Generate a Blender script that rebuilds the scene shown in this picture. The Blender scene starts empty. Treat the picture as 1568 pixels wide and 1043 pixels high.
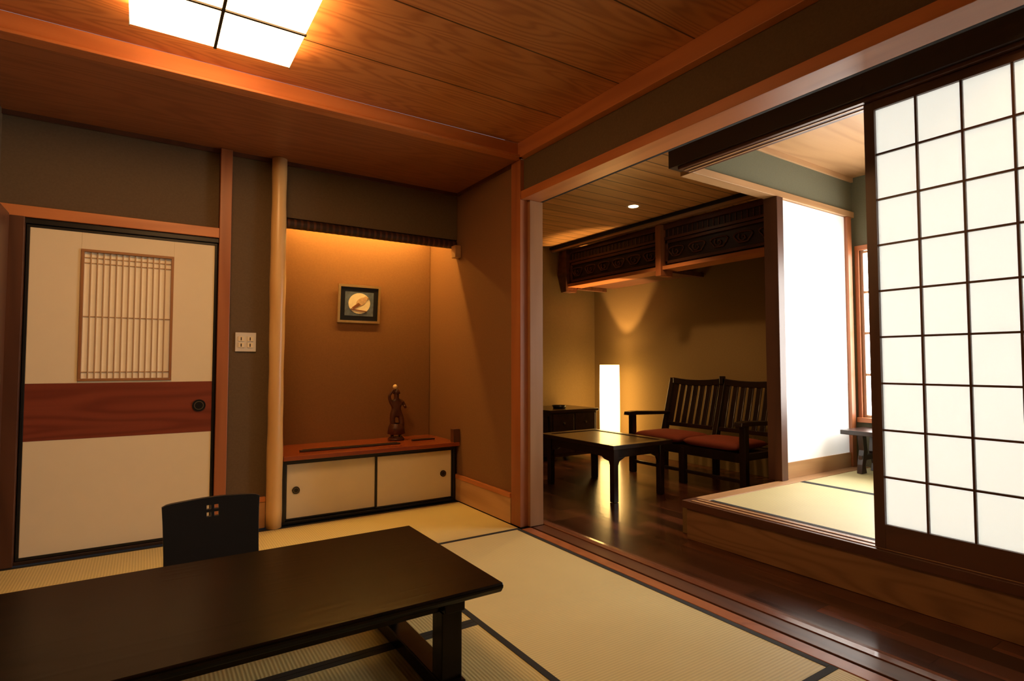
import bpy, bmesh, math, random
from mathutils import Matrix, Vector
random.seed(3)
S=bpy.context.scene
try:
    S.view_settings.view_transform='Standard'
except Exception as e: print(e)

# ---------------------------------------------------------------- materials
def newmat(name):
    m=bpy.data.materials.new(name); m.use_nodes=True
    nt=m.node_tree; nt.nodes.clear()
    out=nt.nodes.new('ShaderNodeOutputMaterial')
    b=nt.nodes.new('ShaderNodeBsdfPrincipled')
    nt.links.new(b.outputs[0],out.inputs[0])
    return m,nt,b,out
def N(nt,t,**k):
    n=nt.nodes.new(t)
    for a,v in k.items(): setattr(n,a,v)
    return n
def math_(nt,op,a,b=None,c=None):
    n=nt.nodes.new('ShaderNodeMath'); n.operation=op
    for i,v in enumerate((a,b,c)):
        if v is None: continue
        if isinstance(v,(int,float)): n.inputs[i].default_value=v
        else: nt.links.new(v,n.inputs[i])
    return n.outputs[0]

def wood(name,c1,c2,axis='X',rough=.4,scale=1.0,plank=None,var=.25,rings=80,gap=True,spec=.5,fine=.35,coat=0,gapw=.0015):
    m,nt,b,out=newmat(name)
    tc=N(nt,'ShaderNodeTexCoord'); sp=N(nt,'ShaderNodeSeparateXYZ')
    nt.links.new(tc.outputs['Object'],sp.inputs[0])
    o={'X':sp.outputs[0],'Y':sp.outputs[1],'Z':sp.outputs[2]}
    oth=[a for a in 'XYZ' if a!=axis]
    g=o[axis]; a_=o[oth[0]]; b_=o[oth[1]]
    val=None; gapf=None
    if plank:
        pa,w,ln,off=plank
        q=math_(nt,'DIVIDE',math_(nt,'SUBTRACT',o[pa],off),w)
        idx=math_(nt,'FLOOR',q)
        fr=math_(nt,'FRACT',q)
        idx2=0.0
        if ln:
            q2=math_(nt,'ADD',math_(nt,'DIVIDE',g,ln),math_(nt,'MULTIPLY',idx,.37))
            idx2=math_(nt,'FLOOR',q2)
            fr2=math_(nt,'FRACT',q2)
        cb=N(nt,'ShaderNodeCombineXYZ'); nt.links.new(idx,cb.inputs[0])
        if ln: nt.links.new(idx2,cb.inputs[1])
        wn=N(nt,'ShaderNodeTexWhiteNoise'); wn.noise_dimensions='2D'
        nt.links.new(cb.outputs[0],wn.inputs['Vector'])
        val=wn.outputs['Value']
        g=math_(nt,'ADD',g,math_(nt,'MULTIPLY',val,23.0))
        if gap:
            gapf=math_(nt,'GREATER_THAN',math_(nt,'MINIMUM',fr,math_(nt,'SUBTRACT',1.0,fr)),gapw/w)
            if ln:
                gapf=math_(nt,'MULTIPLY',gapf,math_(nt,'GREATER_THAN',fr2,.003/ln))
    def vec(sg,so):
        c=N(nt,'ShaderNodeCombineXYZ')
        nt.links.new(math_(nt,'MULTIPLY',g,sg*scale),c.inputs[0])
        nt.links.new(math_(nt,'MULTIPLY',a_,so*scale),c.inputs[1])
        nt.links.new(math_(nt,'MULTIPLY',b_,so*scale),c.inputs[2])
        return c.outputs[0]
    n1=N(nt,'ShaderNodeTexNoise'); n1.inputs['Scale'].default_value=1; n1.inputs['Detail'].default_value=2
    nt.links.new(vec(.5,4.0),n1.inputs['Vector'])
    r=math_(nt,'SINE',math_(nt,'MULTIPLY',n1.outputs['Fac'],rings))
    r=math_(nt,'MULTIPLY_ADD',r,.5,.5)
    r=math_(nt,'POWER',r,2.0)
    n2=N(nt,'ShaderNodeTexNoise'); n2.inputs['Scale'].default_value=1; n2.inputs['Detail'].default_value=3
    nt.links.new(vec(2.5,90),n2.inputs['Vector'])
    f=math_(nt,'ADD',math_(nt,'MULTIPLY',r,1-fine),math_(nt,'MULTIPLY',n2.outputs['Fac'],fine))
    mx=N(nt,'ShaderNodeMix'); mx.data_type='RGBA'
    nt.links.new(f,mx.inputs[0]); mx.inputs[6].default_value=c1; mx.inputs[7].default_value=c2
    col=mx.outputs[2]
    if val is not None:
        v=math_(nt,'MULTIPLY_ADD',val,var*2,1-var)
        if gapf is not None: v=math_(nt,'MULTIPLY',v,math_(nt,'MULTIPLY_ADD',gapf,.85,.15))
        vm=N(nt,'ShaderNodeVectorMath'); vm.operation='SCALE'
        nt.links.new(col,vm.inputs[0]); nt.links.new(v,vm.inputs['Scale']); col=vm.outputs[0]
    nt.links.new(col,b.inputs['Base Color'])
    b.inputs['Roughness'].default_value=rough
    b.inputs['Specular IOR Level'].default_value=spec
    b.inputs['Coat Weight'].default_value=coat
    bp=N(nt,'ShaderNodeBump'); bp.inputs['Strength'].default_value=.12; bp.inputs['Distance'].default_value=.002
    nt.links.new(f,bp.inputs['Height']); nt.links.new(bp.outputs[0],b.inputs['Normal'])
    return m

def plain(name,c,rough=.6,metal=0,noise=.06,nscale=40,bump=.0,spec=.5,emit=None,es=0,trans=0):
    m,nt,b,out=newmat(name)
    tc=N(nt,'ShaderNodeTexCoord')
    n=N(nt,'ShaderNodeTexNoise'); n.inputs['Scale'].default_value=nscale; n.inputs['Detail'].default_value=4
    nt.links.new(tc.outputs['Object'],n.inputs['Vector'])
    mx=N(nt,'ShaderNodeMix'); mx.data_type='RGBA'
    nt.links.new(n.outputs['Fac'],mx.inputs[0])
    mx.inputs[6].default_value=tuple(x*(1-noise*2) for x in c[:3])+(1,)
    mx.inputs[7].default_value=tuple(min(1,x*(1+noise*2)) for x in c[:3])+(1,)
    nt.links.new(mx.outputs[2],b.inputs['Base Color'])
    b.inputs['Roughness'].default_value=rough; b.inputs['Metallic'].default_value=metal
    b.inputs['Specular IOR Level'].default_value=spec
    if bump:
        bp=N(nt,'ShaderNodeBump'); bp.inputs['Strength'].default_value=bump; bp.inputs['Distance'].default_value=.002
        nt.links.new(n.outputs['Fac'],bp.inputs['Height']); nt.links.new(bp.outputs[0],b.inputs['Normal'])
    if emit:
        b.inputs['Emission Color'].default_value=emit; b.inputs['Emission Strength'].default_value=es
    if trans:
        t=N(nt,'ShaderNodeBsdfTranslucent'); t.inputs[0].default_value=c
        ms=N(nt,'ShaderNodeMixShader'); ms.inputs[0].default_value=trans
        nt.links.new(b.outputs[0],ms.inputs[1]); nt.links.new(t.outputs[0],ms.inputs[2]); nt.links.new(ms.outputs[0],out.inputs[0])
    return m

def tatami(name,c,axis='Y'):
    m,nt,b,out=newmat(name)
    tc=N(nt,'ShaderNodeTexCoord'); sp=N(nt,'ShaderNodeSeparateXYZ')
    nt.links.new(tc.outputs['Object'],sp.inputs[0])
    A=sp.outputs[1] if axis=='Y' else sp.outputs[0]
    Bx=sp.outputs[0] if axis=='Y' else sp.outputs[1]
    w=math_(nt,'SINE',math_(nt,'MULTIPLY',A,2*math.pi/.013))
    w=math_(nt,'MULTIPLY_ADD',w,.5,.5)
    fn=math_(nt,'MULTIPLY_ADD',math_(nt,'SINE',math_(nt,'MULTIPLY',Bx,2*math.pi/.006)),.5,.5)
    n=N(nt,'ShaderNodeTexNoise'); n.inputs['Scale'].default_value=3; n.inputs['Detail'].default_value=5
    nt.links.new(tc.outputs['Object'],n.inputs['Vector'])
    f=math_(nt,'ADD',math_(nt,'MULTIPLY',w,.45),math_(nt,'ADD',math_(nt,'MULTIPLY',fn,.15),math_(nt,'MULTIPLY',n.outputs['Fac'],.4)))
    mx=N(nt,'ShaderNodeMix'); mx.data_type='RGBA'; nt.links.new(f,mx.inputs[0])
    mx.inputs[6].default_value=tuple(x*.74 for x in c[:3])+(1,); mx.inputs[7].default_value=tuple(min(1,x*1.12) for x in c[:3])+(1,)
    nt.links.new(mx.outputs[2],b.inputs['Base Color']); b.inputs['Roughness'].default_value=.55
    bp=N(nt,'ShaderNodeBump'); bp.inputs['Strength'].default_value=.25; bp.inputs['Distance'].default_value=.002
    nt.links.new(w,bp.inputs['Height']); nt.links.new(bp.outputs[0],b.inputs['Normal'])
    return m

def emis(name,c,s):
    m,nt,b,out=newmat(name)
    b.inputs['Base Color'].default_value=(.8,.8,.8,1)
    b.inputs['Emission Color'].default_value=c; b.inputs['Emission Strength'].default_value=s
    return m

C=lambda *a:(a[0],a[1],a[2],1)
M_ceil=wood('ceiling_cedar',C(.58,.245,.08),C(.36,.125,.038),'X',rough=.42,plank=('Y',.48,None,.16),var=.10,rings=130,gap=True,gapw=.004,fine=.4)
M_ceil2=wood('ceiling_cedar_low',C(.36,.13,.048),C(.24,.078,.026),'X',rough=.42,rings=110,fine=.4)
M_loungeceil=wood('lounge_ceiling_boards',C(.70,.36,.13),C(.5,.24,.08),'X',rough=.4,plank=('Y',.16,None,0),var=.12,rings=40,gapw=.006)
M_floor=wood('floor_boards',C(.115,.038,.017),C(.05,.017,.009),'Y',rough=.25,plank=('X',.115,.75,0),var=.5,rings=30,coat=.1)
M_trimX=wood('cedar_trim_x',C(.60,.22,.07),C(.46,.15,.045),'X',rough=.4,rings=30)
M_trimY=wood('cedar_trim_y',C(.56,.20,.065),C(.42,.14,.042),'Y',rough=.4,rings=30)
M_trimZ=wood('cedar_trim_z',C(.40,.14,.05),C(.30,.095,.033),'Z',rough=.4,rings=30)
M_pale=wood('pale_wood_z',C(.36,.18,.085),C(.28,.135,.062),'Z',rough=.28,rings=30)
M_paleY=wood('pale_wood_y',C(.55,.32,.15),C(.42,.23,.10),'Y',rough=.4,rings=30)
M_paleX=wood('pale_wood_x',C(.55,.32,.15),C(.42,.23,.10),'X',rough=.4,rings=30)
M_log=wood('peeled_log',C(.80,.53,.22),C(.68,.41,.15),'Z',rough=.3,rings=25)
M_darkY=wood('dark_beam_y',C(.030,.015,.009),C(.018,.009,.006),'Y',rough=.45,rings=30)
M_darkX=wood('dark_beam_x',C(.040,.02,.012),C(.025,.012,.008),'X',rough=.45,rings=30)
M_brownZ=wood('brown_frame_z',C(.11,.042,.020),C(.07,.026,.013),'Z',rough=.4,rings=30)
M_brownY=wood('brown_frame_y',C(.12,.045,.022),C(.075,.028,.014),'Y',rough=.4,rings=30)
M_bandX=wood('door_band_wood',C(.24,.055,.026),C(.15,.03,.015),'X',rough=.35,rings=60)
M_red=wood('lacquer_board',C(.32,.07,.020),C(.23,.042,.013),'X',rough=.25,rings=50,coat=.3)
M_tbl=wood('table_lacquer',C(.009,.005,.0035),C(.002,.0015,.0013),'X',rough=.27,rings=90,spec=.22)
M_blk=wood('dark_furniture',C(.030,.013,.008),C(.014,.007,.005),'Y',rough=.28,rings=40,coat=.2)
M_sofa=wood('sofa_wood',C(.022,.011,.007),C(.011,.006,.004),'Z',rough=.3,rings=40,coat=.1)
M_carv=wood('carved_wood',C(.13,.046,.020),C(.06,.022,.010),'Y',rough=.4,rings=60)
M_plaster=plain('wall_plaster',C(.138,.096,.055),rough=.9,nscale=90,noise=.08,bump=.25,spec=.1)
M_plasterN=plain('niche_plaster',C(.225,.115,.052),rough=.9,nscale=90,noise=.06,bump=.2,spec=.1)
M_plasterL=plain('lounge_plaster',C(.25,.165,.070),rough=.9,nscale=90,noise=.06,bump=.2,spec=.1)
M_plasterG=plain('green_plaster',C(.165,.165,.11),rough=.9,nscale=90,noise=.06,bump=.2,spec=.1)
M_white=plain('white_paper_glow',C(.90,.90,.88),rough=.8,noise=.01,emit=C(1,.98,.94),es=.25)  # emission adds a slight glow to the paper, standing in for window light
M_cream=plain('fusuma_paper',C(.80,.70,.48),rough=.8,noise=.015,nscale=12,spec=.2)
M_shoji=plain('shoji_paper_glow',C(.9,.9,.87),rough=.8,noise=.01,emit=C(.93,1,.96),es=.46,trans=.5)  # emission stands in for part of the daylight behind the paper
M_lacq=plain('black_lacquer',C(.010,.010,.010),rough=.35,noise=.05,spec=.4)
M_gap=plain('black_groove',C(.006,.005,.004),rough=.8)
M_heri=plain('tatami_border',C(.012,.014,.013),rough=.8,nscale=300,noise=.1)
M_tatY=tatami('tatami_rush_y',C(.70,.63,.32),'Y'); M_tatX=tatami('tatami_rush_x',C(.70,.60,.27),'X')
M_gold=plain('gold_frame',C(.75,.5,.18),rough=.35,metal=.8)
M_bronze=plain('carved_bronze',C(.07,.022,.010),rough=.4,nscale=120,noise=.3,bump=.3)
M_cush=plain('red_cushion',C(.24,.055,.030),rough=.9,nscale=200,noise=.12,bump=.3,spec=.1)
M_plate=plain('switch_plastic',C(.7,.66,.56),rough=.4,noise=.01)
M_brass=plain('pull_metal',C(.25,.2,.12),rough=.35,metal=.8)
M_lamp=emis('ceiling_lamp_paper',C(1,.53,.20),20)
M_floorlamp=emis('floor_lamp_paper',C(1,.60,.18),9)
M_down=emis('downlight_glass',C(1,.75,.45),14)
M_win=emis('window_daylight_paper',C(1,.97,.92),12)
M_tube=emis('alcove_tube_glow',C(1,.55,.13),150)
M_wash_added=emis('alcove_added_wash',C(1,.62,.13),60)  # glow of the added, hidden second tube

# ---------------------------------------------------------------- builder
class B:
    def __init__(s,name): s.name=name; s.bm=bmesh.new(); s.mats=[]
    def mi(s,m):
        if m not in s.mats: s.mats.append(m)
        return s.mats.index(m)
    def add(s,vs,fs,mat,M=None,smooth=False):
        k=s.mi(mat)
        bv=[s.bm.verts.new((M@Vector(v)) if M else v) for v in vs]
        for f in fs:
            try:
                fc=s.bm.faces.new([bv[i] for i in f]); fc.material_index=k; fc.smooth=smooth
            except ValueError: pass
    def box(s,x0,x1,y0,y1,z0,z1,mat,M=None):
        v=[(x,y,z) for x in(x0,x1) for y in(y0,y1) for z in(z0,z1)]
        s.add(v,[(0,1,3,2),(4,6,7,5),(0,4,5,1),(2,3,7,6),(0,2,6,4),(1,5,7,3)],mat,M)
    def cyl(s,p0,p1,r0,r1,mat,seg=24,caps=True):
        p0=Vector(p0);p1=Vector(p1);d=(p1-p0).normalized()
        u=d.orthogonal().normalized(); w=d.cross(u)
        vs=[]
        for p,r in((p0,r0),(p1,r1)):
            for i in range(seg):
                a=2*math.pi*i/seg; vs.append(tuple(p+u*math.cos(a)*r+w*math.sin(a)*r))
        s.add(vs,[(i,(i+1)%seg,seg+(i+1)%seg,seg+i) for i in range(seg)],mat,smooth=True)
        if caps:
            s.add(vs[:seg],[tuple(range(seg))[::-1]],mat); s.add(vs[seg:],[tuple(range(seg))],mat)
    def tube(s,pts,r,mat,seg=10):
        for a,b in zip(pts[:-1],pts[1:]): s.cyl(a,b,r,r,mat,seg)
    def lathe(s,prof,c,mat,seg=32):
        vs=[]
        for r,z in prof:
            for i in range(seg):
                a=2*math.pi*i/seg; vs.append((c[0]+r*math.cos(a),c[1]+r*math.sin(a),c[2]+z))
        fs=[(j*seg+i,j*seg+(i+1)%seg,(j+1)*seg+(i+1)%seg,(j+1)*seg+i) for j in range(len(prof)-1) for i in range(seg)]
        s.add(vs,fs,mat,smooth=True)
    def prism(s,pts,axis,a0,a1,mat,M=None):
        n=len(pts)
        def mk(p,a):
            return {'X':(a,p[0],p[1]),'Y':(p[0],a,p[1]),'Z':(p[0],p[1],a)}[axis]
        vs=[mk(p,a0) for p in pts]+[mk(p,a1) for p in pts]
        s.add(vs,[tuple(range(n))[::-1],tuple(range(n,2*n))]+[(i,(i+1)%n,n+(i+1)%n,n+i) for i in range(n)],mat,M)
    def done(s,bevel=0,seg=2):
        bmesh.ops.recalc_face_normals(s.bm,faces=s.bm.faces)
        me=bpy.data.meshes.new(s.name); s.bm.to_mesh(me); s.bm.free()
        for m in s.mats: me.materials.append(m)
        o=bpy.data.objects.new(s.name,me); S.collection.objects.link(o)
        if bevel:
            md=o.modifiers.new('bevel','BEVEL'); md.width=bevel; md.segments=seg; md.limit_method='ANGLE'; md.angle_limit=.7
        return o
def quick(name,*boxes,bevel=0):
    b=B(name)
    for q in boxes: b.box(*q)
    return b.done(bevel)

ZW=-.05   # wood floor level
ZP=.19    # raised tatami platform level
XP=2.87; YP=2.42; XF=5.10; YL=5.75
# ---------------------------------------------------------------- room shell
quick('floor',(-.75,2.30,-1.4,4.6,-.12,-.055,M_gap))
quick('floor_lounge',(2.30,5.2,-1.4,5.85,-.12,ZW,M_floor))
quick('wall_left',(-.80,-.66,-1.4,4.06,-.05,2.6,M_plaster))
quick('sliding_door_left',(-.655,-.60,2.0,3.82,.003,1.83,M_brownZ),(-.60,-.595,3.70,3.73,.5,.56,M_brass),(-.60,-.595,3.70,3.73,.95,1.0,M_brass),bevel=.003)
quick('wall_behind',(-.80,5.2,-1.5,-1.4,-.05,2.8,M_plaster))
quick('wall_rear',
  (-.66,.37,3.93,4.02,1.89,2.40,M_plaster),
  (.44,.72,3.93,4.02,0,2.40,M_plaster),
  (.72,2.05,3.93,4.0,2.03,2.40,M_plaster),
  (-.66,.44,4.02,4.06,0,2.4,M_gap))
quick('wall_niche',
  (.70,2.05,4.43,4.50,0,2.40,M_plasterN),
  (.70,.765,4.02,4.43,0,2.40,M_plasterN))
quick('wall_partition',(2.055,2.19,3.13,4.50,0,2.60,M_plasterN),(2.055,2.19,4.5,5.8,-.05,2.6,M_plasterL))
quick('wall_partition_upper',(2.07,2.17,-1.4,3.02,2.185,2.60,M_plaster))
quick('wall_lounge',(2.0,5.2,YL,5.85,-.05,2.7,M_plasterL),(XF,5.2,YP+.1,YL,-.05,2.7,M_plasterL))
quick('wall_platform',
  (XF,5.2,-1.4,YP+.1,-.05,.60,M_plasterG),(XF,5.2,-1.4,YP+.1,2.02,2.8,M_plasterG),
  (XF,5.2,2.37,YP+.1,.60,2.02,M_plasterG),(XF,5.2,-1.4,.20,.60,2.02,M_plasterG),
  (XP+.06,XF,YP+.0,YP+.08,2.36,2.8,M_plasterG))
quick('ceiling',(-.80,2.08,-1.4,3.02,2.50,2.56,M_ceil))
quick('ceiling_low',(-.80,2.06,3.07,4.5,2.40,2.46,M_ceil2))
quick('ceiling_lounge',(2.17,XP+.08,-1.4,YP+.08,2.55,2.60,M_loungeceil),(2.17,4.35,YP+.08,5.8,2.55,2.60,M_loungeceil),(4.42,5.15,YP+.08,5.8,2.60,2.66,M_loungeceil))
quick('ceiling_platform',(XP+.03,5.15,-1.4,YP,2.66,2.72,M_paleX))
# beams & trims
quick('beam_ceiling',(-.66,2.05,3.02,3.07,2.40,2.50,M_trimX),(-.66,2.05,2.99,3.02,2.40,2.415,M_trimX),bevel=.003)
quick('trim_ceiling_partition',(2.02,2.07,-1.4,3.02,2.40,2.50,M_trimY),bevel=.003)
quick('trim_ceiling_rear',(-.66,2.05,3.91,3.93,2.375,2.40,M_brownZ),(2.04,2.055,3.13,3.91,2.375,2.40,M_brownZ))
quick('lintel_partition',(2.045,2.19,-1.4,3.02,2.13,2.185,M_trimY),(2.19,2.21,-1.4,3.02,2.13,2.2,M_gap),bevel=.002)
quick('corner_pillar',(2.04,2.12,3.02,3.128,0.003,2.398,M_trimZ),(2.10,2.205,2.995,3.128,0.003,2.129,M_pale),bevel=.003)
quick('trim_lounge_ceiling',(4.34,4.37,YP+.09,YL,2.52,2.56,M_gap),(4.37,4.42,YP+.09,YL,2.49,2.60,M_paleY))
quick('alcove_side_pillar',(.372,.438,3.88,3.98,0.003,2.398,M_trimZ),bevel=.003)
quick('trim_door',(-.655,.37,3.87,3.93,1.83,1.89,M_trimX),(-.655,-.545,3.86,3.98,0.003,1.83,M_brownZ),(-.545,.37,3.885,3.98,0.003,.02,M_darkX),(-.545,.37,3.885,3.98,1.80,1.83,M_lacq),bevel=.002)
# niche pole and lintel
b=B('niche_pole'); prof=[]
for i in range(25):
    z=i/24*2.394+.003; prof.append((.047+.002*math.sin(z*5)+.0015*math.sin(z*17),z))
prof=[(0.001,.003)]+prof+[(0.001,2.397)]
b.lathe(prof,(.717,3.885,0),M_log); b.done()
b=B('niche_lintel'); b.cyl((.765,3.955,1.995),(2.045,3.955,1.995),.033,.033,M_darkX,20)
for i in range(30): b.cyl((.78+i*.0425,3.955,1.995),(.795+i*.0425,3.955,1.995),.0345,.0345,M_brownY,20)
b.done()
quick('niche_bracket',(2.0,2.052,3.86,3.93,1.88,1.975,M_paleX),bevel=.004)
b=B('alcove_tube_light'); b.cyl((.85,4.10,2.25),(1.97,4.10,2.25),.012,.012,M_tube,12)
for x in (.83,1.97): b.box(x,x+.02,4.06,4.12,2.22,2.398,M_plate)
b.box(.83,1.99,4.06,4.12,2.375,2.398,M_plate)
b.cyl((.85,4.36,2.19),(1.97,4.36,2.19),.010,.010,M_wash_added,12)  # extra tube added out of sight to brighten the top of the niche wall
for x in (.83,1.97): b.box(x,x+.02,4.34,4.38,2.17,2.398,M_plate)
b.done()
# baseboards
quick('baseboard_niche_side',(2.035,2.053,3.13,3.92,0.003,.17,M_paleY),(2.03,2.053,3.13,3.92,.17,.20,M_trimY),bevel=.002)
quick('baseboard_rear',(.442,.67,3.91,3.928,0.003,.17,M_paleX),(.442,.67,3.905,3.928,.17,.20,M_trimX),bevel=.002)
# sill between tatami & boards
quick('sill_partition',(2.032,2.10,-1.39,2.99,-.05,.002,M_trimZ),(2.10,2.115,-1.39,2.99,-.05,-.004,M_gap),(2.115,2.21,-1.39,2.99,-.05,.002,M_brownY),bevel=.002)
b=B('step_nosing'); b.prism([(2.212,-.052),(2.30,-.052),(2.30,-.02),(2.293,-.006),(2.28,.002),(2.25,.006),(2.212,.006)],'Y',-1.39,5.7,wood('nosing_wood',C(.22,.08,.04),C(.15,.05,.025),'Y',rough=.25,rings=30,coat=.15)); b.done()

# ---------------------------------------------------------------- platform
b=B('platform_step')
M_fas=wood('platform_fascia',C(.36,.20,.09),C(.23,.12,.05),'Y',rough=.5,rings=90)
b.box(XP+.02,XF-.002,-1.39,YP-.02,ZW+.001,ZP-.045,M_fas)
b.box(XP,XP+.13,-1.39,YP,ZP-.045,ZP,M_brownY)
b.box(XP+.025,XP+.05,-1.39,YP-.05,ZP,ZP+.004,M_paleY); b.box(XP+.075,XP+.10,-1.39,YP-.05,ZP,ZP+.004,M_paleY)
b.box(XP+.13,XF-.002,YP-.10,YP,ZP-.045,ZP,M_paleX)
b.done(.002)
def mat_(name,x0,x1,y0,y1,zt,th,heri):
    b=B(name); m=M_tatY if heri=='X' else M_tatX
    b.box(x0+.001,x1-.001,y0+.001,y1-.001,zt-th,zt,m)
    w=.028
    if heri=='X':
        b.box(x0+.001,x0+w,y0+.001,y1-.001,zt,zt+.0015,M_heri); b.box(x1-w,x1-.001,y0+.001,y1-.001,zt,zt+.0015,M_heri)
    else:
        b.box(x0+.001,x1-.001,y0+.001,y0+w,zt,zt+.0015,M_heri); b.box(x0+.001,x1-.001,y1-w,y1-.001,zt,zt+.0015,M_heri)
    b.done()
for a in [(1.15,2.03,1.07,3.0,'X'),(.13,2.03,3.0,3.87,'Y'),(-.595,.13,3.0,3.87,'Y'),(-.595,1.15,2.035,3.0,'Y'),(-.595,1.15,1.07,2.035,'Y'),(.13,2.03,.10,1.07,'Y'),(-.595,.13,.10,1.07,'X'),(-.595,1.0,-1.39,.10,'X'),(1.0,2.03,-1.39,.10,'X')]:
    mat_('tatami_mat',a[0],a[1],a[2],a[3],0,.05,a[4])
for a in [(XP+.132,4.05,.4,2.31,'X'),(4.05,XF-.005,.4,2.31,'X'),(XP+.132,XF-.005,-1.39,.4,'Y')]:
    mat_('tatami_mat',a[0],a[1],a[2],a[3],ZP,.04,a[4])
# platform lintels
b=B('lintel_platform')
b.box(XP-.02,XP+.10,-1.39,YP+.06,2.33,2.548,M_darkY)
b.box(XP+.0,XP+.12,-1.39,YP,2.31,2.33,M_brownY)
b.box(XP+.03,XP+.045,-1.39,YP-.02,2.306,2.31,M_paleY); b.box(XP+.075,XP+.09,-1.39,YP-.02,2.306,2.31,M_paleY)
b.box(XP+.12,XF-.002,YP-.02,YP+.08,2.31,2.36,M_paleX)
b.box(XP+.12,XF-.002,YP-.02,YP-.001,2.62,2.66,M_paleX)
b.box(XP+.10,XP+.14,-1.39,YP-.001,2.33,2.66,M_plasterG)
b.done(.002)
quick('opening_post',(3.93,4.01,YP-.03,YP+.08,ZP+.001,2.309,M_brownZ),bevel=.003)
quick('end_post',(4.98,5.045,YP-.022,YP+.08,ZP+.001,2.309,M_trimZ),bevel=.003)
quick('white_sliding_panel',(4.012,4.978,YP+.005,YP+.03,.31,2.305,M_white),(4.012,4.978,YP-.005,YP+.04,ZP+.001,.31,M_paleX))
quick('wall_platform_divider',(4.012,4.978,YP+.045,YP+.08,ZP-.24,2.309,M_plasterL),(XP+.1,5.099,YP+.002,YP+.08,-.048,ZP-.05,M_plasterL))
# window
b=B('window_1')
b.box(XF+.03,XF+.04,.2,2.37,.6,2.02,M_win)
for y in (.2,.74,1.28,1.83,2.34): b.box(XF+.005,XF+.03,y,y+.03,.6,2.02,M_pale)
for z in (.6,.95,1.3,1.65,1.995): b.box(XF+.01,XF+.03,.2,2.37,z,z+.02,M_paleY)
b.box(XF-.05,XF-.002,.15,2.395,.56,.60,M_trimY); b.box(XF-.02,XF-.002,.15,2.395,2.02,2.06,M_trimY)
b.box(XF-.02,XF-.002,2.365,2.395,.60,2.02,M_trimZ)
b.done(.002)
# shoji screens
def shoji(name,y0,x):
    b=B(name); W=.93; y1=y0+W; z0=ZP+.006; z1=2.305
    st=.035
    b.box(x,x+.03,y0,y0+st,z0,z1,M_brownZ); b.box(x,x+.03,y1-.045,y1,z0,z1,M_brownZ)
    b.box(x+.001,x+.029,y0+st,y1-.045,z0,z0+.11,M_brownY); b.box(x+.001,x+.029,y0+st,y1-.045,z1-.04,z1,M_brownY)
    ya=y0+st; yb=y1-.045; za=z0+.11; zb=z1-.04
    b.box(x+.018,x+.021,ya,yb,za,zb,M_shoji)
    for i in range(1,5):
        y=ya+(yb-ya)*i/5; b.box(x+.004,x+.018,y-.0045,y+.0045,za,zb,M_brownZ)
    for i in range(1,9):
        z=za+(zb-za)*i/9; b.box(x+.006,x+.018,ya,yb,z-.0045,z+.0045,M_brownY)
    return b.done()
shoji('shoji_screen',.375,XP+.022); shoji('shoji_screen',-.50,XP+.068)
# ---------------------------------------------------------------- door 1 (fusuma)
b=B('door_1')
x0,x1=-.54,.365; zt=1.797; Y0=3.90; Y1=3.925
def ring(b,x0,x1,z0,z1,y0,y1,t,m):
    b.box(x0,x1,y0,y1,z0,z0+t,m); b.box(x0,x1,y0,y1,z1-t,z1,m); b.box(x0,x0+t,y0,y1,z0+t,z1-t,m); b.box(x1-t,x1,y0,y1,z0+t,z1-t,m)
ring(b,x0,x1,.022,zt,Y0-.004,Y1,.014,M_lacq)
ix0,ix1,iz0,iz1=-.306,.136,.955,1.69
b.box(x0+.014,ix0,Y0,Y1-.004,.945,zt-.014,M_cream); b.box(ix1,x1-.014,Y0,Y1-.004,.945,zt-.014,M_cream)
b.box(ix0,ix1,Y0,Y1-.004,.945,iz0,M_cream); b.box(ix0,ix1,Y0,Y1-.004,iz1,zt-.014,M_cream)
b.box(x0+.014,x1-.014,Y0-.002,Y1-.004,.64,.945,M_bandX)
b.box(x0+.014,x1-.014,Y0,Y1-.004,.036,.64,M_cream)
ring(b,ix0,ix1,iz0,iz1,Y0-.008,Y1,.014,M_slatf:=wood('inset_frame_wood',C(.36,.17,.06),C(.28,.12,.045),'Z',rings=20))
M_back=plain('screen_paper_glow',C(.85,.74,.50),rough=.8,noise=.02,emit=C(1,.8,.5),es=.08)  # faint warm emission makes the paper look lit, it is no lamp
M_slat=wood('slat_wood',C(.50,.32,.15),C(.42,.26,.12),'Z',rings=20)
b.box(ix0+.014,ix1-.014,Y1-.010,Y1-.004,iz0+.014,iz1-.014,M_back)
for i in range(1,14):
    x=ix0+.014+(ix1-ix0-.028)*i/14; b.box(x-.0035,x+.0035,Y0+.006,Y0+.013,iz0+.014,iz1-.014,M_slat)
for z in (iz0+.05,iz0+.36,iz1-.045,iz1-.075): b.box(ix0+.014,ix1-.014,Y0+.010,Y0+.014,z-.003,z+.003,M_slat)
def pull(b,x,y,z,r):
    b.cyl((x,y,z),(x,y-.006,z),r,r,M_lacq,24); b.cyl((x,y-.006,z),(x,y-.007,z),r*.72,r*.72,M_brass,24); b.cyl((x,y-.007,z),(x,y-.0075,z),r*.6,r*.6,M_lacq,24)
pull(b,.283,Y0-.002,.80,.036)
b.done(.0015)
# switch
b=B('light_switch'); b.box(.478,.598,3.918,3.929,1.13,1.25,M_plate)
for i in range(2):
    for j in range(2): b.box(.495+i*.052,.529+i*.052,3.912,3.918,1.155+j*.04,1.185+j*.04,M_cream); b.box(.508+i*.052,.514+i*.052,3.911,3.912,1.16+j*.04,1.18+j*.04,M_gap)
b.done(.002)
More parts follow.
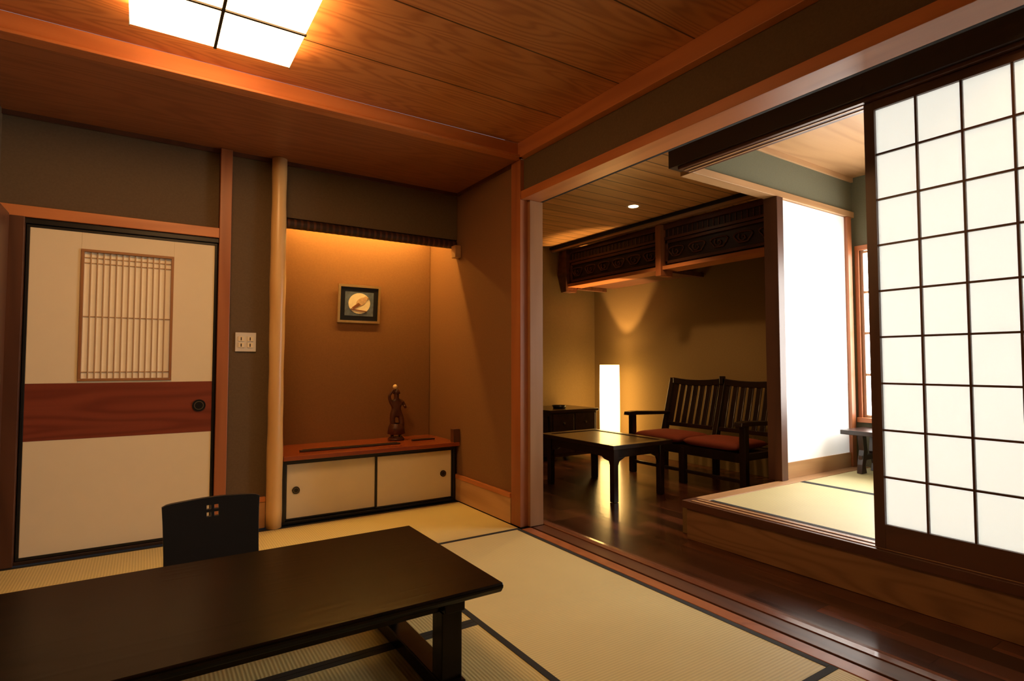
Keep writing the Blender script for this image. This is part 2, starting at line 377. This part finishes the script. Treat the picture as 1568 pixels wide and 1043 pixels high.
# ---------------------------------------------------------------- niche cabinet
b=B('niche_cabinet')
b.box(.768,2.05,3.865,4.428,.42,.45,M_red)
b.box(.768,2.03,3.90,3.96,0.003,.02,M_lacq); b.box(.768,2.03,3.90,3.96,.40,.42,M_lacq)
b.box(.768,.79,3.90,3.96,.02,.40,M_lacq); b.box(2.01,2.03,3.90,3.96,.02,.40,M_lacq)
b.box(.80,2.03,4.2,4.22,0.003,.42,M_gap)
for (a,c,y) in ((.79,1.41,3.925),(1.40,2.01,3.91)):
    ring(b,a,c,.022,.398,y,y+.012,.011,M_lacq); b.box(a+.011,c-.011,y+.003,y+.011,.033,.387,M_cream)
pull(b,.86,3.928,.215,.024); pull(b,1.93,3.913,.215,.024)
b.box(1.995,2.05,3.865,3.92,.45,.55,M_brownZ)
b.done(.003)
b=B('incense_tray'); b.box(.90,1.62,4.0,4.03,.451,.462,M_darkX); b.box(.92,1.60,4.008,4.022,.462,.466,M_gap); b.box(1.76,1.95,4.1,4.13,.451,.462,M_darkX); b.done(.002)
# picture
b=B('framed_picture')
T=Matrix.Translation((1.425,4.405,1.528))@Matrix.Rotation(math.radians(5),4,'X')
w,h=.17,.15
for q in [(-w,w,-.012,.008,h-.018,h),(-w,w,-.012,.008,-h,-h+.018),(-w,-w+.018,-.012,.008,-h+.018,h-.018),(w-.018,w,-.012,.008,-h+.018,h-.018)]: b.box(*q,M_gold,T)
b.box(-w+.018,w-.018,-.002,.004,-h+.018,h-.018,M_lacq,T)
b.box(-.115,.115,-.004,-.002,-.095,.095,plain('picture_ground',C(.10,.14,.22),rough=.6,nscale=30,noise=.3),T)
M_moon=plain('picture_moon',C(.92,.86,.68),rough=.7); M_bird=plain('picture_bird',C(.62,.46,.30),rough=.7,noise=.25); M_bd=plain('picture_brown',C(.25,.1,.04),rough=.7)
def ell(cx,cz,rx,rz,rot=0,n=28): 
    c,s_=math.cos(rot),math.sin(rot)
    return [(cx+rx*math.cos(a)*c-rz*math.sin(a)*s_,cz+rx*math.cos(a)*s_+rz*math.sin(a)*c) for a in [2*math.pi*i/n for i in range(n)]]
b.prism(ell(.0,.005,.088,.082),'Y',-.006,-.004,M_moon,T)
b.prism(ell(.015,.02,.045,.028,.6),'Y',-.009,-.006,M_bird,T)
b.prism(ell(.05,.048,.017,.017),'Y',-.010,-.0061,M_bird,T)
b.prism([(.06,.056),(.082,.048),(.062,.042)],'Y',-.0105,-.006,M_gold,T)
b.prism([(-.01,.01),(-.06,-.03),(-.045,-.04),(.01,-.005)],'Y',-.0105,-.006,M_bd,T)
b.prism([(-.07,-.045),(.06,-.06),(.062,-.054),(-.068,-.038)],'Y',-.0105,-.006,M_bd,T)
b.done()
# statue
def skin(name,verts,edges,rad,mat,parent=None,sub=2):
    me=bpy.data.meshes.new(name); me.from_pydata(verts,edges,[]); o=bpy.data.objects.new(name,me); S.collection.objects.link(o)
    bpy.context.view_layer.objects.active=o
    sk=o.modifiers.new('skin','SKIN'); sk.use_smooth_shade=True
    if not me.skin_vertices: bpy.ops.mesh.customdata_skin_add()
    ly=me.skin_vertices[0].data
    for i,r in enumerate(rad):
        ly[i].radius=(r,r) if not isinstance(r,tuple) else r
    ly[0].use_root=True
    s=o.modifiers.new('sub','SUBSURF'); s.levels=sub; s.render_levels=sub
    me.materials.append(mat)
    if parent: o.parent=parent
    return o
e=bpy.data.objects.new('wooden_figurine',None); S.collection.objects.link(e); e.location=(1.68,4.24,.451)
V=[(0,0,.20),(0,0,.25),(0,-.005,.30),(0,0,.325),(0,-.004,.35),(0,-.002,.375),
   (.035,0,.195),(.04,-.02,.11),(.03,0,.03),(.035,-.025,.02),
   (-.035,0,.195),(-.03,-.005,.11),(-.035,0,.03),(-.035,-.025,.02),
   (.05,0,.30),(.075,-.01,.25),(.05,-.04,.27),
   (-.05,0,.30),(-.065,-.01,.35),(-.03,-.02,.40)]
E=[(0,1),(1,2),(2,3),(3,4),(4,5),(0,6),(6,7),(7,8),(8,9),(0,10),(10,11),(11,12),(12,13),(2,14),(14,15),(15,16),(2,17),(17,18),(18,19)]
R=[.036,.030,.038,.015,.024,.016,.026,.022,.013,.012,.026,.022,.013,.012,.016,.012,.009,.016,.012,.009]
skin('body',V,E,R,M_bronze,e)
b=B('base'); b.lathe([(.001,0),(.062,0),(.066,.01),(.055,.022),(.001,.024)],(0,0,0),M_bronze)
b.lathe([(.05,.13),(.062,.10),(.07,.05),(.05,.045)],(0,0,0),M_bronze)
b.lathe([(.02,.36),(.03,.365),(.022,.39),(.006,.405),(.001,.407)],(0,0,0),M_bronze)
o=b.done(); o.parent=e
b=B('ball'); b.lathe([(.018*math.sin(a)+.0001,.42-.018*math.cos(a)) for a in [math.pi*i/12 for i in range(13)]],(-.02,-.02,0),plain('ball_ivory',C(.8,.6,.35),rough=.4)); o=b.done(); o.parent=e

# ---------------------------------------------------------------- ceiling lamp
b=B('ceiling_lamp')
b.box(-.08,.53,2.07,2.69,2.42,2.49,M_lamp); b.box(-.06,.51,2.09,2.67,2.49,2.499,M_trimX)
for x in (.225,): b.box(x-.006,x+.006,2.066,2.694,2.414,2.42,M_lacq)
for y in (2.38,): b.box(-.084,.534,y-.006,y+.006,2.413,2.42,M_lacq)
for x in (-.083,.225,.53): b.box(x-.001,x+.004,2.066,2.07,2.414,2.49,M_lacq); b.box(x-.001,x+.004,2.69,2.694,2.414,2.49,M_lacq)
b.done()
# ---------------------------------------------------------------- low table
b=B('low_table')
tx0,tx1,ty0,ty1=-.585,.98,1.545,2.315
b.prism([(ty0,.335),(ty0+.012,.318),(ty1-.012,.318),(ty1,.335),(ty1,.345),(ty1-.006,.35),(ty0+.006,.35),(ty0,.345)],'X',tx0,tx1,M_tbl)
for x in (-.49,.80):
    for y in (1.62,2.155): b.box(x,x+.07,y,y+.075,.05,.27,M_tbl)
    b.box(x-.004,x+.074,1.60,2.26,0.003,.055,M_tbl)
    b.box(x,x+.07,1.60,2.25,.27,.318,M_tbl)
    b.prism([(1.695,.27),(1.74,.27),(1.695,.21)],'X',x+.015,x+.055,M_tbl); b.prism([(2.155,.27),(2.11,.27),(2.155,.21)],'X',x+.015,x+.055,M_tbl)
b.box(-.42,.80,1.64,1.665,.265,.318,M_tbl); b.box(-.42,.80,2.18,2.205,.265,.318,M_tbl)
b.done(.004)
# ---------------------------------------------------------------- zaisu
def spline(cu,pts):
    s=cu.splines.new('POLY'); s.points.add(len(pts)-1)
    for p,q in zip(s.points,pts): p.co=(q[0],q[1],0,1)
    s.use_cyclic_u=True
def zaisu(name,loc,rotz):
    e=bpy.data.objects.new(name,None); S.collection.objects.link(e); e.location=loc; e.rotation_euler=(0,0,rotz)
    cu=bpy.data.curves.new('back','CURVE'); cu.dimensions='2D'; cu.fill_mode='BOTH'; cu.extrude=.008; cu.bevel_depth=.0015
    out=[]
    n=24
    for i in range(n+1):
        t=-1+2*i/n; out.append((.19*t,.457+.004*math.cos(t*math.pi)-.010*(abs(t)**14)))
    for k in range(1,9): out.append((.189-.005*math.sin(math.pi*k/9)-.003*k/8,.440-.395*k/8))
    for k in range(8,0,-1): out.append((-.189+.005*math.sin(math.pi*k/9)+.003*k/8,.440-.395*k/8))
    spline(cu,out[::-1])
    for dx,dz,r in ((-.015,.015,.012),(.015,.015,.012),(-.015,-.015,.012),(.015,-.015,.012)):
        spline(cu,[(dx+r*max(-.85,min(.85,1.2*math.cos(a))),.405+dz+r*max(-.85,min(.85,1.2*math.sin(a)))) for a in [2*math.pi*i/16 for i in range(16)]])
    tmp=bpy.data.objects.new('t',cu); S.collection.objects.link(tmp)
    bpy.context.view_layer.update()
    me=bpy.data.meshes.new_from_object(tmp.evaluated_get(bpy.context.evaluated_depsgraph_get()))
    bpy.data.objects.remove(tmp)
    bm=bmesh.new(); bm.from_mesh(me)
    for i in range(-9,10):
        bmesh.ops.bisect_plane(bm,geom=bm.verts[:]+bm.edges[:]+bm.faces[:],plane_co=(i*.02+.001,0,0),plane_no=(1,0,0))
    for v in bm.verts:
        x,z,y=v.co.x,v.co.y,v.co.z
        v.co=(x,y+.07*max(0,z-.05)/.44-.15*x*x,z)
    bmesh.ops.recalc_face_normals(bm,faces=bm.faces)
    bm.to_mesh(me); bm.free()
    me.materials.clear(); me.materials.append(M_lacq)
    o=bpy.data.objects.new('back',me); S.collection.objects.link(o); o.parent=e
    b=B('seat'); 
    b.prism([(-.20,-.42),(.20,-.42),(.21,-.2),(.19,.0),(-.19,.0),(-.21,-.2)],'Z',.0,.012,M_lacq)
    b.prism([(-.02,.012),(.0,.012),(.02,.07),(.0,.07)],'X',-.165,.165,M_lacq)
    b.prism([(-.19,-.40),(.19,-.40),(.19,-.03),(-.19,-.03)],'Z',.012,.05,M_cush)
    o=b.done(.004); o.parent=e
zaisu('floor_chair',(.270,2.76,.003),0.06)

# ---------------------------------------------------------------- lounge furniture
b=B('coffee_table')
x0,x1,y0,y1=3.08,3.76,3.26,4.24; zt=.41
b.box(x0,x1,y0,y0+.07,zt-.035,zt,M_blk); b.box(x0,x1,y1-.07,y1,zt-.035,zt,M_blk)
b.box(x0,x0+.07,y0+.07,y1-.07,zt-.035,zt,M_blk); b.box(x1-.07,x1,y0+.07,y1-.07,zt-.035,zt,M_blk)
b.box(x0+.07,x1-.07,y0+.07,y1-.07,zt-.03,zt-.006,M_blk)
lx=(x0+.05,x1-.10); ly=(y0+.05,y1-.10)
for x in lx:
    for y in ly: b.box(x,x+.05,y,y+.05,ZW+.001,zt-.035,M_blk)
for x in lx:
    b.box(x+.012,x+.038,ly[0]+.05,ly[1],zt-.11,zt-.036,M_blk)
    b.prism([(ly[0]+.05,zt-.11),(ly[0]+.16,zt-.11),(ly[0]+.13,zt-.13),(ly[0]+.075,zt-.14),(ly[0]+.05,zt-.2)],'X',x+.012,x+.038,M_blk)
    b.prism([(ly[1],zt-.11),(ly[1]-.11,zt-.11),(ly[1]-.08,zt-.13),(ly[1]-.025,zt-.14),(ly[1],zt-.2)],'X',x+.012,x+.038,M_blk)
for y in ly:
    b.box(lx[0]+.05,lx[1],y+.012,y+.038,zt-.11,zt-.036,M_blk)
    b.prism([(lx[0]+.05,zt-.11),(lx[0]+.14,zt-.11),(lx[0]+.075,zt-.14),(lx[0]+.05,zt-.2)],'Y',y+.012,y+.038,M_blk)
    b.prism([(lx[1],zt-.11),(lx[1]-.09,zt-.11),(lx[1]-.025,zt-.14),(lx[1],zt-.2)],'Y',y+.012,y+.038,M_blk)
b.done(.004)
# settee
b=B('settee')
ys=(4.17,3.53,2.89)
xf,xb=4.18,4.66
for i,y in enumerate(ys):
    b.box(xf,xf+.055,y-.03,y+.03,ZW+.001,(.53 if i!=1 else .28),M_sofa)
    b.prism([(xb,ZW+.001),(xb+.05,ZW+.001),(xb+.06,.35),(xb+.20,.90),(xb+.15,.905),(xb+.0,.36)],'Y',y-.028,y+.028,M_sofa)
    if i!=1:
        b.prism([(xf-.06,.53),(xf-.05,.565),(xf+.05,.57),(xb+.10,.545),(xb+.09,.515),(xf+.05,.53)],'Y',y-.04,y+.04,M_sofa)
        b.box(xf+.05,xb+.01,y-.02,y+.02,.24,.30,M_sofa)
b.box(xf+.005,xf+.045,ys[2],ys[0],.22,.30,M_sofa); b.box(xb+.0,xb+.04,ys[2],ys[0],.22,.30,M_sofa)
b.box(xf+.045,xb,ys[2]+.02,ys[0]-.02,.27,.295,M_sofa)
b.box(xf+.01,xf+.04,ys[2],ys[0],.05,.08,M_sofa)
for k in range(2):
    a,c=ys[k+1]+.03,ys[k]-.03
    pts=[]
    n=10
    for i in range(n+1): t=i/n; pts.append((a+(c-a)*t,.885+.02*abs(2*t-1)**2))
    pts2=[(p[0],p[1]-.06) for p in pts[::-1]]
    b.prism(pts+pts2,'X',xb+.13,xb+.165,M_sofa,)
    b.box(xb+.025,xb+.055,a,c,.40,.44,M_sofa)
    for i in range(7):
        y=a+(c-a)*(i+.5)/7
        b.prism([(xb+.03,.42),(xb+.045,.42),(xb+.16,.85),(xb+.142,.85)],'Y',y-.027,y+.027,M_sofa)
b.box(xb+.12,xb+.17,ys[1]-.02,ys[1]+.02,.85,.93,M_sofa)
b.done(.005)
def cushion(name,x0,x1,y0,y1,z0,h,mat):
    bm=bmesh.new(); n=14; vs={}
    for s_ in (0,1):
        for i in range(n+1):
            for j in range(n+1):
                u=-1+2*i/n; v=-1+2*j/n
                k=((1-abs(u)**5)*(1-abs(v)**5))**.5
                z=z0+h/2+(h/2*k*(1 if s_ else -1))
                vs[s_,i,j]=bm.verts.new((x0+(x1-x0)*i/n,y0+(y1-y0)*j/n,z))
    for s_ in (0,1):
        for i in range(n):
            for j in range(n):
                f=bm.faces.new([vs[s_,i,j],vs[s_,i+1,j],vs[s_,i+1,j+1],vs[s_,i,j+1]]); f.smooth=True
    bmesh.ops.remove_doubles(bm,verts=bm.verts,dist=.0001); bmesh.ops.recalc_face_normals(bm,faces=bm.faces)
    me=bpy.data.meshes.new(name); bm.to_mesh(me); bm.free(); me.materials.append(mat)
    o=bpy.data.objects.new(name,me); S.collection.objects.link(o); return o
cushion('seat_cushion',4.16,4.65,3.54,4.13,.301,.085,M_cush); cushion('seat_cushion',4.16,4.65,2.93,3.52,.301,.085,M_cush)
# floor lamp
b=B('floor_lamp'); lc=(4.79,5.13)
b.lathe([(.001,0.001),(.13,0.001),(.13,.02),(.02,.03),(.02,.05)],(lc[0],lc[1],ZW),M_lacq)
b.lathe([(.118,.10),(.122,.45),(.122,.8),(.118,1.09),(.112,1.09),(.114,.6),(.112,.10),(.118,.10)],(lc[0],lc[1],ZW),M_floorlamp)
b.cyl((lc[0],lc[1],ZW+.03),(lc[0],lc[1],ZW+.5),.012,.012,M_lacq)
b.box(lc[0]-.115,lc[0]+.115,lc[1]-.005,lc[1]+.005,ZW+.10,ZW+.11,M_lacq)
b.lathe([(.001,.62),(.03,.60),(.035,.56),(.02,.5),(.001,.49)],(lc[0],lc[1],ZW),M_floorlamp)
b.done()
# chest in the corner
b=B('side_chest'); x0,x1,y0,y1=3.82,4.50,5.05,5.62
b.box(x0-.02,x1+.02,y0-.02,y1+.02,.50,.53,M_blk); b.box(x0,x1,y0,y1,.0,.50,M_blk)
for x in(x0,x1-.05):
    for y in(y0,y1-.05): b.box(x,x+.05,y,y+.05,ZW+.001,0,M_blk)
for k in range(2):
    for j in range(2):
        a=x0+.03+j*.32; b.box(a,a+.30,y0-.012,y0,.04+k*.23,.25+k*.23,M_blk); b.cyl((a+.15,y0-.012,.15+k*.23),(a+.15,y0-.03,.15+k*.23),.012,.012,M_brass,12)
b.box(x0-.012,x0,y0+.04,y1-.04,.04,.46,M_blk)
b.done(.004)
b=B('ashtray'); b.lathe([(.001,0),(.07,0),(.085,.035),(.078,.035),(.065,.01),(.001,.01)],(4.1,5.25,.531),M_lacq); b.done()
# carved hanging transom
b=B('carved_transom'); X0,X1=4.47,4.55; ya,yb=YP+.12,5.60
b.box(X0,X1,ya,yb,2.44,2.495,M_carv); b.box(X0-.02,X1+.12,ya,yb,2.02,2.06,M_trimY)
b.box(X0+.01,X1-.01,ya,yb,2.33,2.36,M_carv); b.box(X0+.03,X1-.02,ya,yb,2.06,2.44,M_darkY)
for y in (5.55,4.0,2.62): b.box(X0-.05,X1+.05,y-.035,y+.035,1.96,2.488,M_trimZ if y==4.0 else M_carv)
for (p,q) in ((4.05,5.50),(2.68,3.95)):
    for r in [(p,q,2.08,2.11),(p,q,2.29,2.32)]: b.box(X0+.005,X0+.03,r[0],r[1],r[2],r[3],M_carv)
    for r in (p,q-.03): b.box(X0+.005,X0+.03,r,r+.03,2.08,2.32,M_carv)
    n=int((q-p)/.24)
    for i in range(n):
        cy=p+(q-p)*(i+.5)/n
        pts=[(X0+.024,cy+.085*math.cos(a)*(1+.25*math.sin(3*a)),2.20+.06*math.sin(a)*(1+.2*math.cos(2*a))) for a in [2*math.pi*k/18 for k in range(19)]]
        b.tube(pts,.009,M_carv,8)
        pts=[(X0+.022,cy+.05*math.cos(a)*(a/7),2.20+.05*math.sin(a)*(a/7)) for a in [k*.5 for k in range(15)]]
        b.tube(pts,.008,M_carv,8)
    m=int((q-p)/.06)
    for i in range(m):
        y=p+(q-p)*(i+.5)/m; b.box(X0+.022,X0+.035,y-.006,y+.006,2.36,2.44,M_carv)
b.prism([(5.58,1.96),(5.64,1.96),(5.72,2.2),(5.66,2.54),(5.58,2.54)],'X',X0-.03,X1+.03,M_carv)
b.box(X1+.05,XF-.002,3.96,4.02,2.00,2.05,M_carv); b.box(X1+.05,XF-.002,5.5,5.56,2.00,2.05,M_carv); b.box(X1+.12,XF-.002,4.1,5.4,2.03,2.05,M_carv)
b.done(.003)
# downlight
b=B('recessed_downlight'); b.cyl((3.86,3.79,2.546),(3.86,3.79,2.55),.045,.045,M_down); b.lathe([(.045,0),(.06,-.004),(.065,0.0)],(3.86,3.79,2.549),M_plate); b.done()
# bench in platform room
b=B('low_writing_desk'); z=ZP+.002
b.box(4.66,5.04,1.0,2.34,z+.30,z+.335,M_blk)
for y in (1.15,2.22):
    b.prism([(4.70,z),(4.78,z),(4.76,z+.06),(4.80,z+.16),(4.78,z+.30),(4.72,z+.30),(4.74,z+.18),(4.71,z+.07)],'Y',y-.02,y+.02,M_blk)
    b.prism([(5.00,z),(4.92,z),(4.94,z+.06),(4.90,z+.16),(4.92,z+.30),(4.98,z+.30),(4.96,z+.18),(4.99,z+.07)],'Y',y-.02,y+.02,M_blk)
    b.box(4.72,4.98,y-.015,y+.015,z+.10,z+.14,M_blk)
b.done(.003)

# ---------------------------------------------------------------- lights
def pt(name,loc,col,e,r=.03,spot=None):
    l=bpy.data.lights.new(name,'SPOT' if spot else 'POINT'); l.color=col; l.energy=e; l.shadow_soft_size=r
    if spot: l.spot_size=math.radians(spot); l.spot_blend=.6
    o=bpy.data.objects.new(name,l); S.collection.objects.link(o); o.location=loc; return o
pt('floor_lamp_bulb',(lc[0],lc[1],.80),(1,.58,.2),150,.015)
pt('downlight_beam',(3.86,3.79,2.53),(1,.58,.24),55,.04,120)
pt('corridor_fill_spot',(2.6,.6,2.5),(1,.62,.28),8,.04,120)  # added fill light for the corridor, no fixture belongs to it
w=bpy.data.worlds.new('World'); S.world=w; w.use_nodes=True
w.node_tree.nodes['Background'].inputs[0].default_value=(.9,.9,1,1); w.node_tree.nodes['Background'].inputs[1].default_value=.3

cam=bpy.data.cameras.new('camera'); cam.sensor_width=36; cam.lens=860/1568*36; cam.clip_start=.05
co=bpy.data.objects.new('camera',cam); S.collection.objects.link(co); co.location=(0,0,1.05)
co.rotation_euler=(math.radians(92.4),0,math.radians(-33.2)); S.camera=co
